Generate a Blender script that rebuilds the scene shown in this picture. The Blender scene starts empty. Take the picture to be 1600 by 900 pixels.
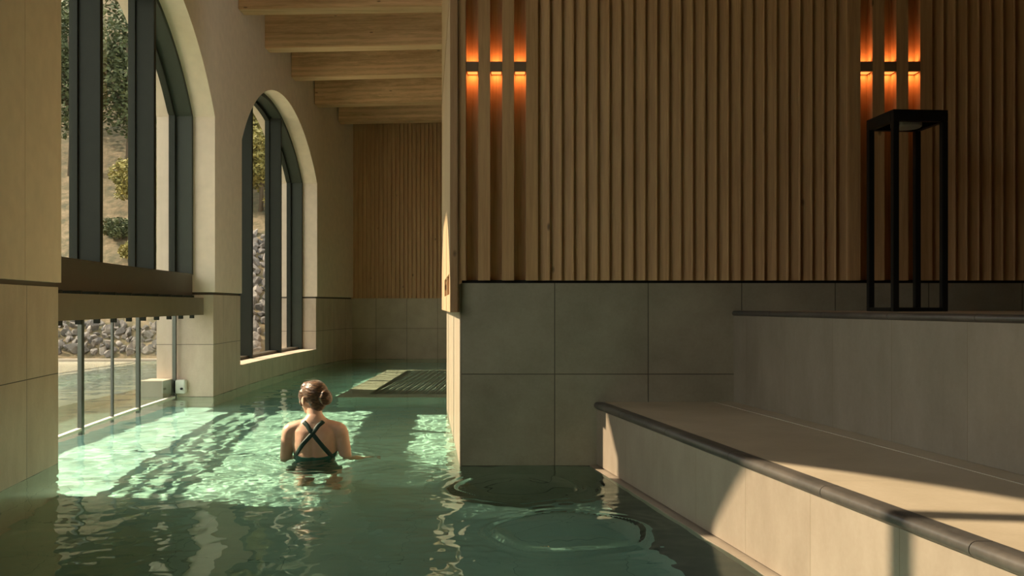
import bpy, bmesh, math, random
import numpy as np
from mathutils import Vector, Matrix, noise
from mathutils.bvhtree import BVHTree
S = bpy.context.scene
COL = S.collection
PI = math.pi
# ------------------------------------------------------------------ camera, world, sun, exposure
CAMZ = 1.05
cam = bpy.data.cameras.new('camera')
co = bpy.data.objects.new('camera', cam); COL.objects.link(co)
co.location = (0, 0, CAMZ); co.rotation_euler = (PI/2, 0, 0)
cam.sensor_width = 36; cam.lens = 32.175; cam.shift_y = 27/1600; cam.clip_start = .05; cam.clip_end = 300
S.camera = co
world = bpy.data.worlds.new('world'); S.world = world; world.use_nodes = True
wb = world.node_tree.nodes['Background']
wb.inputs[0].default_value = (.86, .83, .81, 1); wb.inputs[1].default_value = 4.0
sun = bpy.data.lights.new('sun', 'SUN'); suno = bpy.data.objects.new('sun', sun); COL.objects.link(suno)
sun.energy = 12.4; sun.angle = math.radians(.7); sun.color = (1, .77, .575)
SUNV = Vector((-1, .155, .745))
suno.location = (-12, 8, 12)
suno.rotation_euler = SUNV.to_track_quat('Z', 'Y').to_euler()
sun.cycles.is_caustics_light = True
S.view_settings.view_transform = 'Standard'; S.view_settings.look = 'None'
S.view_settings.gamma = 1; S.view_settings.use_curve_mapping = False
S.view_settings.exposure = 0.0
S.cycles.use_denoising = True
S.cycles.max_bounces = 10; S.cycles.diffuse_bounces = 6; S.cycles.glossy_bounces = 5
S.cycles.transmission_bounces = 8; S.cycles.transparent_max_bounces = 16
S.cycles.caustics_reflective = False; S.cycles.caustics_refractive = True
S.cycles.sample_clamp_indirect = 4; S.cycles.blur_glossy = .5
S.cycles.use_adaptive_sampling = False

# ------------------------------------------------------------------ helpers
class MB:
    def __init__(s): s.v = []; s.f = []
    def add(s, vs, fs):
        n = len(s.v); s.v += [tuple(p) for p in vs]; s.f += [tuple(i+n for i in f) for f in fs]; return s
    def hexa(s, p):   # 8 points: bottom ring 0-3 then top ring 4-7
        return s.add(p, [(3,2,1,0), (4,5,6,7), (0,1,5,4), (1,2,6,5), (2,3,7,6), (3,0,4,7)])
    def box(s, x0, x1, y0, y1, z0, z1):
        return s.hexa([(x0,y0,z0),(x1,y0,z0),(x1,y1,z0),(x0,y1,z0),(x0,y0,z1),(x1,y0,z1),(x1,y1,z1),(x0,y1,z1)])
    def prism(s, poly, z0, z1):   # polygon in xy
        n = len(poly)
        return s.add([(x,y,z0) for x,y in poly]+[(x,y,z1) for x,y in poly],
            [tuple(range(n-1,-1,-1)), tuple(range(n,2*n))]+[(i,(i+1)%n,n+(i+1)%n,n+i) for i in range(n)])
    def rings(s, rs, closed=False, cap=True):
        n = len(rs[0]); vs = [p for r in rs for p in r]; fs = []
        m = len(rs)
        for j in range(m if closed else m-1):
            k = (j+1) % m
            for i in range(n): fs.append((j*n+i, j*n+(i+1)%n, k*n+(i+1)%n, k*n+i))
        if cap and not closed: fs += [tuple(range(n-1,-1,-1)), tuple((m-1)*n+i for i in range(n))]
        return s.add(vs, fs)
    def tube(s, pts, rad, n=12):
        rs = []; pts = [Vector(p) for p in pts]; up = Vector((0,0,1))
        for i, p in enumerate(pts):
            t = (pts[min(i+1,len(pts)-1)]-pts[max(i-1,0)]).normalized()
            a = t.cross(up)
            if a.length < .05: a = t.cross(Vector((0,1,0)))
            a.normalize(); b = a.cross(t)
            r = rad[i] if hasattr(rad,'__len__') else rad
            ra, rb = r if hasattr(r,'__len__') else (r, r)
            rs.append([p+a*ra*math.cos(2*PI*k/n)+b*rb*math.sin(2*PI*k/n) for k in range(n)])
        return s.rings(rs)
    def ell(s, c, r, R=None, nu=20, nv=12):
        c = Vector(c); n0 = len(s.v); vs = []; fs = []
        for j in range(nv+1):
            t = PI*j/nv
            for i in range(nu):
                p = 2*PI*i/nu
                q = Vector((r[0]*math.sin(t)*math.cos(p), r[1]*math.sin(t)*math.sin(p), -r[2]*math.cos(t)))
                if R is not None: q = R @ q
                vs.append(c+q)
        for j in range(nv):
            for i in range(nu): fs.append((j*nu+i, j*nu+(i+1)%nu, (j+1)*nu+(i+1)%nu, (j+1)*nu+i))
        return s.add(vs, fs)
    def mesh(s, name):
        me = bpy.data.meshes.new(name); me.from_pydata(s.v, [], s.f); me.update(); return me

def tag(o, label=None, cat=None, group=None, kind=None):
    if label: o['label'] = label
    if cat: o['category'] = cat
    if group: o['group'] = group
    if kind: o['kind'] = kind
    return o
def link_mesh(name, me, m, parent=None, smooth=False, bevel=0, recalc=True):
    o = bpy.data.objects.new(name, me); COL.objects.link(o)
    if m: me.materials.append(m)
    if recalc:
        bm = bmesh.new(); bm.from_mesh(me); bmesh.ops.recalc_face_normals(bm, faces=bm.faces)
        if bevel:
            ed = [e for e in bm.edges if len(e.link_faces)==2 and e.calc_face_angle(0) > .6]
            bmesh.ops.bevel(bm, geom=ed, offset=bevel, segments=2, affect='EDGES', clamp_overlap=True)
        bm.to_mesh(me); bm.free()
    if smooth:
        me.polygons.foreach_set('use_smooth', [True]*len(me.polygons))
    if parent:
        o.parent = parent
        if not parent.get('_local'):
            o.matrix_parent_inverse = Matrix.Translation(-Vector(world_loc(parent)))
    return o
def world_loc(p):
    l = Vector(p.location) 
    if p.type == 'EMPTY' or p.parent is None: return l
    return Vector((0,0,0))
def obj(name, mb, m, parent=None, **k): return link_mesh(name, mb.mesh(name), m, parent, **k)
def sub(name, mb, m, parent, **k):   # part of a part whose mesh is already in place coordinates
    o = link_mesh(name, mb.mesh(name), m, None, **k); o.parent = parent; return o
def struct(name, mb, m, parent=None, **k):
    o = obj(name, mb, m, parent, **k); 
    if parent is None: o['kind'] = 'structure'
    return o
def empty(name, loc, kind=None):
    o = bpy.data.objects.new(name, None); COL.objects.link(o); o.location = loc; o.empty_display_size = .1
    if kind: o['kind'] = kind
    return o
def sharp_smooth(o, deg=35):
    me = o.data; me.polygons.foreach_set('use_smooth', [True]*len(me.polygons))
    bm = bmesh.new(); bm.from_mesh(me)
    for e in bm.edges:
        if len(e.link_faces) == 2 and e.calc_face_angle(0) > math.radians(deg): e.smooth = False
    bm.to_mesh(me); bm.free(); return o

# ------------------------------------------------------------------ materials
def newmat(name):
    m = bpy.data.materials.new(name); m.use_nodes = True; nt = m.node_tree
    b = nt.nodes['Principled BSDF']; return m, nt, b, nt.nodes, nt.links
def ramp(N, stops):
    r = N.new('ShaderNodeValToRGB'); e = r.color_ramp.elements
    while len(e) < len(stops): e.new(.5)
    for i, (p, c) in enumerate(stops): e[i].position = p; e[i].color = (*c, 1)
    return r
def coords(N, L, scale=(1,1,1), swap=None):
    t = N.new('ShaderNodeTexCoord'); mp = N.new('ShaderNodeMapping'); mp.inputs['Scale'].default_value = scale
    L.new(t.outputs['Object'], mp.inputs['Vector']); return mp
def simple(name, c, rough=.6, metal=0, spec=.5):
    m, nt, b, N, L = newmat(name)
    b.inputs['Base Color'].default_value = (*c, 1); b.inputs['Roughness'].default_value = rough
    b.inputs['Metallic'].default_value = metal; b.inputs['Specular IOR Level'].default_value = spec
    mp = coords(N, L); n = N.new('ShaderNodeTexNoise'); n.inputs['Scale'].default_value = 9; n.inputs['Detail'].default_value = 5
    L.new(mp.outputs[0], n.inputs['Vector'])
    hs = N.new('ShaderNodeHueSaturation'); hs.inputs['Color'].default_value = (*c, 1)
    mr = N.new('ShaderNodeMapRange'); mr.inputs[3].default_value = .88; mr.inputs[4].default_value = 1.12
    L.new(n.outputs['Fac'], mr.inputs[0]); L.new(mr.outputs[0], hs.inputs['Value']); L.new(hs.outputs[0], b.inputs['Base Color'])
    return m
def tile_mat(name, c1, c2, w, h, plane='YZ', off=(0,0), streak=True, joint=(.10,.085,.06), jw=.0035, rough=.42):
    """large stone-look tiles, stack bond; plane says which two object axes carry the joints"""
    m, nt, b, N, L = newmat(name)
    t = N.new('ShaderNodeTexCoord'); sx = N.new('ShaderNodeSeparateXYZ'); L.new(t.outputs['Object'], sx.inputs[0])
    cx = N.new('ShaderNodeCombineXYZ')
    for k, ax in enumerate(plane):
        a = N.new('ShaderNodeMath'); a.operation = 'ADD'; a.inputs[1].default_value = off[k]
        L.new(sx.outputs['XYZ'.index(ax)], a.inputs[0]); L.new(a.outputs[0], cx.inputs[k])
    br = N.new('ShaderNodeTexBrick'); br.offset = 0; br.squash = 1
    br.inputs['Scale'].default_value = 1; br.inputs['Brick Width'].default_value = w; br.inputs['Row Height'].default_value = h
    br.inputs['Mortar Size'].default_value = jw; br.inputs['Mortar Smooth'].default_value = .2; br.inputs['Bias'].default_value = 0
    br.inputs['Color1'].default_value = (.35,.35,.35,1); br.inputs['Color2'].default_value = (.65,.65,.65,1); br.inputs['Mortar'].default_value = (.5,.5,.5,1)
    L.new(cx.outputs[0], br.inputs['Vector'])
    n1 = N.new('ShaderNodeTexNoise'); n1.inputs['Scale'].default_value = 2.2; n1.inputs['Detail'].default_value = 7; n1.inputs['Roughness'].default_value = .62
    mp = N.new('ShaderNodeMapping'); L.new(t.outputs['Object'], mp.inputs[0]); mp.inputs['Scale'].default_value = (2.6,2.6,1.2) if streak else (1.2,1.2,1.2)
    L.new(mp.outputs[0], n1.inputs['Vector'])
    n2 = N.new('ShaderNodeTexNoise'); n2.inputs['Scale'].default_value = 60; n2.inputs['Detail'].default_value = 3
    L.new(t.outputs['Object'], n2.inputs['Vector'])
    a1 = N.new('ShaderNodeMath'); a1.operation = 'MULTIPLY_ADD'; a1.inputs[1].default_value = .22; L.new(n2.outputs['Fac'], a1.inputs[0]); L.new(n1.outputs['Fac'], a1.inputs[2])
    a2 = N.new('ShaderNodeMath'); a2.operation = 'MULTIPLY_ADD'; a2.inputs[1].default_value = .35; L.new(br.outputs['Color'], a2.inputs[0]); L.new(a1.outputs[0], a2.inputs[2])
    r = ramp(N, [(.55, c1), (1.0, c2)]); L.new(a2.outputs[0], r.inputs[0])
    mx = N.new('ShaderNodeMix'); mx.data_type = 'RGBA'; mx.inputs[7].default_value = (*joint, 1)
    L.new(br.outputs['Fac'], mx.inputs[0]); L.new(r.outputs[0], mx.inputs[6]); L.new(mx.outputs[2], b.inputs['Base Color'])
    b.inputs['Roughness'].default_value = rough
    bp = N.new('ShaderNodeBump'); bp.inputs['Strength'].default_value = .5; bp.inputs['Distance'].default_value = .004; bp.invert = True
    L.new(br.outputs['Fac'], bp.inputs['Height']); L.new(bp.outputs[0], b.inputs['Normal'])
    return m
def wood_mat(name, c1, c2, grain='Z', layer=None, rough=.55):
    m, nt, b, N, L = newmat(name)
    sc = {'Z': (26,26,1.1), 'X': (.9,22,26), 'Y': (22,.9,26)}[grain]
    mp = coords(N, L, sc)
    n = N.new('ShaderNodeTexNoise'); n.inputs['Scale'].default_value = 1; n.inputs['Detail'].default_value = 8; n.inputs['Roughness'].default_value = .6; n.inputs['Distortion'].default_value = .6
    L.new(mp.outputs[0], n.inputs['Vector'])
    mp2 = coords(N, L, tuple(v*4 for v in sc)); n2 = N.new('ShaderNodeTexNoise'); n2.inputs['Scale'].default_value = 1.5; n2.inputs['Detail'].default_value = 3
    L.new(mp2.outputs[0], n2.inputs['Vector'])
    ad = N.new('ShaderNodeMath'); ad.operation = 'MULTIPLY_ADD'; ad.inputs[1].default_value = .4; L.new(n2.outputs['Fac'], ad.inputs[0]); L.new(n.outputs['Fac'], ad.inputs[2])
    last = ad
    t = N.new('ShaderNodeTexCoord'); sp = N.new('ShaderNodeSeparateXYZ'); L.new(t.outputs['Object'], sp.inputs[0])
    if layer:
        ax, size = layer
        dv = N.new('ShaderNodeMath'); dv.operation = 'DIVIDE'; dv.inputs[1].default_value = size; L.new(sp.outputs['XYZ'.index(ax)], dv.inputs[0])
        fl = N.new('ShaderNodeMath'); fl.operation = 'FLOOR'; L.new(dv.outputs[0], fl.inputs[0])
        wn = N.new('ShaderNodeTexWhiteNoise'); wn.noise_dimensions = '1D'; L.new(fl.outputs[0], wn.inputs['W'])
        a3 = N.new('ShaderNodeMath'); a3.operation = 'MULTIPLY_ADD'; a3.inputs[1].default_value = .32; L.new(wn.outputs['Value'], a3.inputs[0]); L.new(ad.outputs[0], a3.inputs[2])
        last = a3
    r = ramp(N, [(.42, c1), (1.05 if layer else .9, c2)]); L.new(last.outputs[0], r.inputs[0])
    # knots
    vk = N.new('ShaderNodeTexVoronoi'); mk = coords(N, L, {'Z': (3,3,1.6), 'X': (1.6,3,5), 'Y': (3,1.6,5)}[grain]); L.new(mk.outputs[0], vk.inputs['Vector'])
    vk.inputs['Scale'].default_value = 1.3
    kr = ramp(N, [(.035, (.35,.35,.35)), (.07, (1,1,1))]); L.new(vk.outputs['Distance'], kr.inputs[0])
    mx = N.new('ShaderNodeMix'); mx.data_type = 'RGBA'; mx.blend_type = 'MULTIPLY'; mx.inputs[0].default_value = 1
    L.new(r.outputs[0], mx.inputs[6]); L.new(kr.outputs[0], mx.inputs[7]); L.new(mx.outputs[2], b.inputs['Base Color'])
    b.inputs['Roughness'].default_value = rough; b.inputs['Specular IOR Level'].default_value = .3
    bp = N.new('ShaderNodeBump'); bp.inputs['Strength'].default_value = .25; bp.inputs['Distance'].default_value = .003
    L.new(ad.outputs[0], bp.inputs['Height']); L.new(bp.outputs[0], b.inputs['Normal'])
    return m
def glass_mat(name, tint, ior=1.5):
    m, nt, b, N, L = newmat(name); N.remove(b)
    tr = N.new('ShaderNodeBsdfTransparent'); tr.inputs[0].default_value = (*tint, 1)
    gl = N.new('ShaderNodeBsdfGlossy'); gl.inputs['Roughness'].default_value = .01; gl.inputs['Color'].default_value = (.9,.95,.9,1)
    fc = N.new('ShaderNodeLayerWeight'); pw_ = N.new('ShaderNodeMath'); pw_.operation = 'POWER'; pw_.inputs[1].default_value = 4.5; L.new(fc.outputs['Facing'], pw_.inputs[0])
    lw = N.new('ShaderNodeMath'); lw.operation = 'MULTIPLY_ADD'; lw.inputs[1].default_value = .85; lw.inputs[2].default_value = .05; L.new(pw_.outputs[0], lw.inputs[0])
    # faint dried water marks on the pane
    mp = coords(N, L, (3,3,1.2)); n = N.new('ShaderNodeTexNoise'); n.inputs['Scale'].default_value = 2.5; n.inputs['Detail'].default_value = 9; L.new(mp.outputs[0], n.inputs['Vector'])
    df = N.new('ShaderNodeBsdfDiffuse'); df.inputs[0].default_value = (.55,.56,.48,1)
    mr = N.new('ShaderNodeMapRange'); mr.inputs[1].default_value = .45; mr.inputs[2].default_value = .9; mr.inputs[3].default_value = .015; mr.inputs[4].default_value = .10; L.new(n.outputs['Fac'], mr.inputs[0])
    m0 = N.new('ShaderNodeMixShader'); L.new(mr.outputs[0], m0.inputs[0]); L.new(tr.outputs[0], m0.inputs[1]); L.new(df.outputs[0], m0.inputs[2])
    m1 = N.new('ShaderNodeMixShader'); L.new(lw.outputs[0], m1.inputs[0]); L.new(m0.outputs[0], m1.inputs[1]); L.new(gl.outputs[0], m1.inputs[2])
    L.new(m1.outputs[0], N['Material Output'].inputs[0]); return m
def water_mat(name, tint):
    m, nt, b, N, L = newmat(name); N.remove(b)
    gg = N.new('ShaderNodeBsdfGlass'); gg.inputs['Color'].default_value = (*tint, 1); gg.inputs['IOR'].default_value = 1.33; gg.inputs['Roughness'].default_value = 0
    L.new(gg.outputs[0], N['Material Output'].inputs[0]); return m

M = {}
M['plaster'] = simple('plaster', (.78,.66,.53), .8, spec=.2)
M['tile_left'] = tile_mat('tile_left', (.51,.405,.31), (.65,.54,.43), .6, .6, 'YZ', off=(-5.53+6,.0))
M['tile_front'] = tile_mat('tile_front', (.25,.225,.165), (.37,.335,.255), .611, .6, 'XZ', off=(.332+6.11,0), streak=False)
M['tile_far'] = tile_mat('tile_far', (.36,.29,.20), (.48,.40,.29), .6, .6, 'XZ', off=(3.1+.15+6,0), streak=False)
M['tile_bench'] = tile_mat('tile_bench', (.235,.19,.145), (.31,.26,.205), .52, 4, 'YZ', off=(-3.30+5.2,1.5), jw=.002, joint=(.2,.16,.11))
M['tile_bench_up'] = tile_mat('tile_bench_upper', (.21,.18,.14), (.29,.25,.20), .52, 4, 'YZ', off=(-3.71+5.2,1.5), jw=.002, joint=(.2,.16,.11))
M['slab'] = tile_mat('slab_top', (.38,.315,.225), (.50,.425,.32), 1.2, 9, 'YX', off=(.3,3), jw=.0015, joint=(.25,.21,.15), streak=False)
M['pool'] = tile_mat('pool_floor', (.37,.55,.48), (.46,.65,.57), .6, .6, 'XY', off=(6,6), streak=False, joint=(.2,.34,.3), jw=.002, rough=.7)
M['sill'] = simple('pale_stone', (.62,.52,.40), .5)
M['coping'] = tile_mat('coping_stone', (.028,.028,.027), (.115,.10,.085), 50, 50, 'YZ', off=(20,20), streak=False, rough=.35)
M['metal'] = simple('bronze_metal', (.095,.078,.055), .45, .3)
M['fin'] = simple('dark_green_metal', (.020,.024,.017), .6, 0, .25)
M['fascia'] = simple('taupe_metal', (.20,.16,.115), .45, .2)
M['frame'] = simple('lit_arch_metal', (.040,.048,.036), .55, 0, .3)  # paler than the fins: the lit underside of the arch is in the colour
M['steel'] = simple('satin_steel', (.11,.115,.095), .35, .6)
M['black'] = simple('black_metal', (.008,.009,.009), .45)
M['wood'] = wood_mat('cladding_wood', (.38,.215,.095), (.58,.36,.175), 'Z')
M['wood_shade'] = wood_mat('bounce_absorbing_boards', (.10,.06,.03), (.18,.11,.06), 'Z')  # for the unseen walls, darkened to soak up light bouncing round the room
M['wood_far'] = wood_mat('far_cladding_wood', (.42,.24,.115), (.62,.385,.20), 'Z')
M['beam'] = wood_mat('laminated_beam', (.40,.24,.115), (.80,.53,.31), 'X', ('Z', .040))
M['ceil'] = wood_mat('ceiling_board', (.28,.17,.08), (.45,.29,.15), 'X')
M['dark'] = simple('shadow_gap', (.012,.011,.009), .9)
M['glass'] = glass_mat('window_glass', (.86,.90,.82))
M['water'] = water_mat('pool_water', (.80,.94,.89))
M['outwater'] = simple('outdoor_pool_water', (.50,.48,.37), .12)

# ------------------------------------------------------------------ curved left wall
def W(y):
    e = max(0, (y-15.9)/1.9)
    return -3.47 + (y-13)**2/100 + .13*e*e
def arch_z(y, y0, y1, spring, rise):
    c = (y0+y1)/2; a = (y1-y0)/2; R = (a*a+rise*rise)/(2*rise)
    return spring + math.sqrt(max(0, R*R-(y-c)**2)) - (R-rise)
def frange(a, b, n): return [a+(b-a)*i/n for i in range(n+1)]
def strip(mb, ys, zlo, zhi, o0, o1):
    """solid following the curved wall, from offset o0 (room side) to o1 (outside)"""
    rs = []
    for y in ys:
        a = zlo(y) if callable(zlo) else zlo; b = zhi(y) if callable(zhi) else zhi
        rs.append([(W(y)-o0,y,a),(W(y)-o1,y,a),(W(y)-o1,y,b),(W(y)-o0,y,b)])
    return mb.rings(rs)
YB = -3.0; YF = 17.85; TOP = 5.6
OPEN = [(-2.9, -2.8), (.62, 4.9), (6.07, 10.5), (11.7, 15.9)]
SPR = [3.2, 3.2, 3.21, 3.165]; RISE = [1.05, 1.08, 1.12, 1.06]
TH = .67; ZT = 1.2
ys_p = [(YB, OPEN[1][0]), (OPEN[1][1], OPEN[2][0]), (OPEN[2][1], OPEN[3][0]), (OPEN[3][1], YF)]
pl = MB(); tl = MB(); gap = MB()
for a, b in ys_p:
    ys = frange(a, b, max(2, int((b-a)/.25)))
    if abs(b-6.07) < .01:    # fine panel joint in the plaster
        strip(pl, frange(a, 5.448, 3), ZT, TOP, 0, TH); strip(pl, frange(5.448, 5.452, 1), ZT, TOP, .004, TH); strip(pl, frange(5.452, b, 3), ZT, TOP, 0, TH)
    else: strip(pl, ys, ZT, TOP, 0, TH)
    strip(tl, ys, -1.3, ZT-.03, .02, TH)
    g = [max(a+.02, YB+.02)] + [y for y in ys if a+.03 < y < b-.03] + [min(b-.02, YF)]
    strip(gap, g, ZT-.03, ZT, .035, TH)
for (a, b), s, r in list(zip(OPEN, SPR, RISE))[1:]:
    strip(pl, frange(a, b, 72), lambda y: arch_z(y, a, b, s, r), TOP, 0, TH)
wall_l = struct('wall_left', pl, M['plaster']); sharp_smooth(wall_l, 20)
strip(tl, frange(OPEN[3][0], OPEN[3][1], 12), -1.3, .262, .02, TH)
strip(tl, frange(OPEN[1][0], OPEN[1][1], 12), -1.3, 1.155, .02, TH)
wall_t = struct('wall_left_tiled', tl, M['tile_left']); sharp_smooth(wall_t, 20)
struct('trim_1', gap, M['metal'])
sl = MB(); strip(sl, frange(OPEN[3][0], OPEN[3][1], 12), .262, .29, .0, .30); struct('trim_2', sl, M['sill'])
sl = MB(); strip(sl, frange(OPEN[2][0], OPEN[2][1], 12), -.03, .016, .43, .475); struct('trim_3', sl, simple('white_threshold', (.75,.74,.68), .5))

# ------------------------------------------------------------------ arched windows
def window(name, k, fins, zb, label=None):
    a, b = OPEN[k]; s, r = SPR[k], RISE[k]
    root = empty(name, (W((a+b)/2)-.35, (a+b)/2, zb), 'structure')
    o0, o1 = .25, .45; t = .055
    az = lambda y: arch_z(y, a, b, s, r)
    # arch frame: jamb, arch, jamb in one band
    fr = MB(); prof = [(a, zb)] + [(a, s)] + [(y, az(y)) for y in frange(a, b, 64)[1:-1]] + [(b, s), (b, zb)]
    c = (a+b)/2; R_ = ((b-a)**2/4+r*r)/(2*r); zc = s+r-R_
    inner = []
    for (y, z) in prof:
        if z <= s+1e-6: inner.append((y+(t if y < c else -t), z))
        else:
            v = Vector((y-c, z-zc)); v = v*(R_-t)/v.length; inner.append((c+v.x, zc+v.y))
    rs = [[(W(p[0])-o0, p[0], p[1]), (W(p[0])-o1, p[0], p[1]), (W(q[0])-o1, q[0], q[1]), (W(q[0])-o0, q[0], q[1])] for p, q in zip(prof, inner)]
    fr.rings(rs); sharp_smooth(obj('arch_frame', fr, M['frame'], root), 25)
    # slim glazing profile
    gp = MB(); t2 = .10
    in2 = []
    for (y, z) in prof:
        if z <= s+1e-6: in2.append((y+(t2 if y < c else -t2), z))
        else:
            v = Vector((y-c, z-zc)); v = v*(R_-t2)/v.length; in2.append((c+v.x, zc+v.y))
    rs = [[(W(p[0])-.43, p[0], p[1]), (W(p[0])-.50, p[0], p[1]), (W(q[0])-.50, q[0], q[1]), (W(q[0])-.43, q[0], q[1])] for p, q in zip(inner, in2)]
    gp.rings(rs); sharp_smooth(obj('glazing_profile', gp, M['fin'], root), 25)
    for y in fins:
        f = MB(); zt = az(y)-.01
        x0, x1 = W(y)-o0, W(y)-o1
        f.box(x1, x0, y-.028, y+.028, zb, zt)
        f.box(x1-.05, x1+.02, y-.05, y+.05, zb, zt)
        obj('mullion', f, M['fin'], root, bevel=.002)
    bays = [a+t]+list(fins)+[b-t]
    for i in range(len(bays)-1):
        ya, yb = bays[i], bays[i+1]; p = MB(); vs = []; yy = frange(ya+.03, yb-.03, 16)
        for y in yy: vs += [(W(y)-.475, y, zb), (W(y)-.475, y, az(y)-.06)]
        p.add(vs, [(2*j, 2*j+2, 2*j+3, 2*j+1) for j in range(16)])
        obj('pane', p, M['glass'], root, smooth=True)
        if k == 3:
            bb = MB(); strip(bb, frange(ya+.0, yb-.028, 4), zb, zb+.04, .30, .44); obj('bottom_rail', bb, M['metal'], root)
    return root
window('window_1', 2, (7.66, 9.16), 1.41)
window('window_2', 3, (13.12, 14.65), .29)
window('window_3', 1, (2.02, 3.42), 1.41)
# transoms under the raised windows
for n, k in ((4, 2), (5, 1)):
    a, b = OPEN[k]; t = MB(); strip(t, frange(a, b, 16), 1.16, 1.395, .26, .47); strip(t, frange(a, b, 16), 1.395, 1.41, .25, .47)
    sharp_smooth(struct('trim_%d' % n, t, M['metal']), 30)

# slatted fascia channel below window 1 (and the same one beside the camera)
def header(k, y_first, label):
    a, b = OPEN[k]
    r = empty('fascia_channel', (W((a+b)/2)-.15, (a+b)/2, 1.04)); tag(r, label, 'fascia')
    p = MB(); strip(p, frange(a+.002, b-.002, 20), .94, 1.135, .13, .15); sharp_smooth(obj('face_plate', p, M['fascia'], r), 20)
    y = y_first
    while y < b-.1:
        q = MB()
        for oa, za, zb_ in ((.47, .941, 1.16), (.195, .905, .941)):
            q.hexa([(W(y)-oa,y-.014,za),(W(y)-.151,y-.014,za),(W(y)-.151,y+.014,za),(W(y)-oa,y+.014,za),
                    (W(y)-oa,y-.014,zb_),(W(y)-.151,y-.014,zb_),(W(y)-.151,y+.014,zb_),(W(y)-oa,y+.014,zb_)])
        obj('bracket', q, M['fin'], r); y += .41
    return r
header(2, 6.5, 'taupe metal fascia channel with small brackets above the glass screen')
# glass screen down to the water
g = empty('glass_screen', (W(8.3)-.45, 8.3, 0)); tag(g, 'glass screen in slim metal posts between indoor and outdoor pool', 'glass screen')
posts = [(7.72, .05, .018), (8.5, .024, .012), (9.24, .04, .018), (10.44, .04, .02)]
for y, w, d in posts:
    q = MB(); q.box(W(y)-.445-d, W(y)-.445+d, y-w/2, y+w/2, -.3, 1.0); obj('post', q, M['steel'], g, bevel=.003)
bays = [6.1]+[p[0] for p in posts]
for ya, yb in zip(bays[:-1], bays[1:]):
    p = MB(); yy = frange(ya+.02, yb-.02, 8); vs = []
    for y in yy: vs += [(W(y)-.45, y, .012), (W(y)-.45, y, 1.15)]
    p.add(vs, [(2*j, 2*j+2, 2*j+3, 2*j+1) for j in range(8)]); obj('pane', p, M['glass'], g, smooth=True)
# control box on the pier
cb = empty('control_box', (-3.78, 10.49, .05)); tag(cb, 'small pale control box with black knob on the pier beside the glass screen', 'control box')
q = MB(); q.box(-3.86, -3.725, 10.42, 10.5, .045, .20); obj('housing', q, simple('pale_plastic', (.72,.74,.66), .5), cb, bevel=.008)
q = MB(); q.rings([[(-3.76+.015*math.cos(t), y, .10+.013*math.sin(t)) for t in [2*PI*i/16 for i in range(16)]] for y in (10.422, 10.402)])
q.box(-3.763, -3.757, 10.394, 10.404, .09, .11); obj('knob', q, M['black'], cb)
q = MB(); q.box(-4.14, -3.89, 10.2, 10.5, -.03, .20); o = obj('outdoor_plinth', q, simple('grey_render', (.30,.29,.23), .8)); tag(o, 'low grey plinth outside the glass screen against the pier', 'plinth')
tp = MB(); tp.box(-4.142, -3.888, 10.198, 10.5, .20, .209); sub('plinth_cap', tp, M['sill'], o)

# ------------------------------------------------------------------ far wall
fw = MB(); fw.box(-4.1, 4.2, YF, YF+.3, -1.3, 1.185); struct('wall_far_tiled', fw, M['tile_far'])
fr = MB(); x = -3.13; poly = [(x-.5, YF+.28), (x-.5, YF+.03)]; p = .0805
while x < 4.1:
    poly += [(x, YF+.03), (x, YF), (x+.048, YF), (x+.048, YF+.03)]; x += p
poly += [(4.2, YF+.03), (4.2, YF+.28)]
fr.prism(poly, 1.185, TOP); struct('wall_far', fr, M['wood_far'])

# ------------------------------------------------------------------ block with tiled base and wood cladding
FY = 5.98
def TX(y): return -.332 - .0973*(y-FY)
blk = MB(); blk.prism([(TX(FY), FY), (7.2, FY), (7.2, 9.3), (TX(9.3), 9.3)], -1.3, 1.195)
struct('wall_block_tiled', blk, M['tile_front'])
# vertical joints on the side face are carried by shallow tile slabs
sd = MB(); ys = [FY+.004, 6.58, 7.18, 7.78, 8.38, 8.98, 9.3]
for a, b in zip(ys[:-1], ys[1:]):
    sd.hexa([(TX(a)-.009,a,-1.3),(TX(a),a,-1.3),(TX(b-.005),b-.005,-1.3),(TX(b-.005)-.009,b-.005,-1.3),
             (TX(a)-.009,a,1.19),(TX(a),a,1.19),(TX(b-.005),b-.005,1.19),(TX(b-.005)-.009,b-.005,1.19)])
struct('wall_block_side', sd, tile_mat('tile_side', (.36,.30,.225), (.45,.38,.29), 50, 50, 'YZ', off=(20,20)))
gb = MB(); gb.box(TX(FY)+.004, 7.2, FY+.012, FY+.1, 1.19, 1.215); struct('trim_7', gb, M['dark'])
P = .0777; X0 = -.297; LZ0, LZ1 = 2.572, 2.635
LAMPS = (0, 2, 4, 33, 35, 37)
poly = [(-.300, 6.2), (-.300, 5.952), (X0, 5.952)]
i = 0; x = X0
while x < 7.1:
    if i in LAMPS:
        poly += [(x, 5.952), (x+.002, 6.035), (x+P-.002, 6.035), (x+P, 5.952)]
    elif i+1 in LAMPS or i-1 in LAMPS:
        poly += [(x+.001, 5.952), (x+P-.001, 5.950)]
    else:
        poly += [(x, 5.984), (x+.014, 5.979), (x+P-.012, 5.961), (x+P-.006, 5.955), (x+P, 5.955)]
    x += P; i += 1
poly += [(7.2, 5.98), (7.2, 6.2)]
wf = MB(); wf.prism(poly, 1.212, TOP); struct('wall_block', wf, M['wood'])
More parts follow.
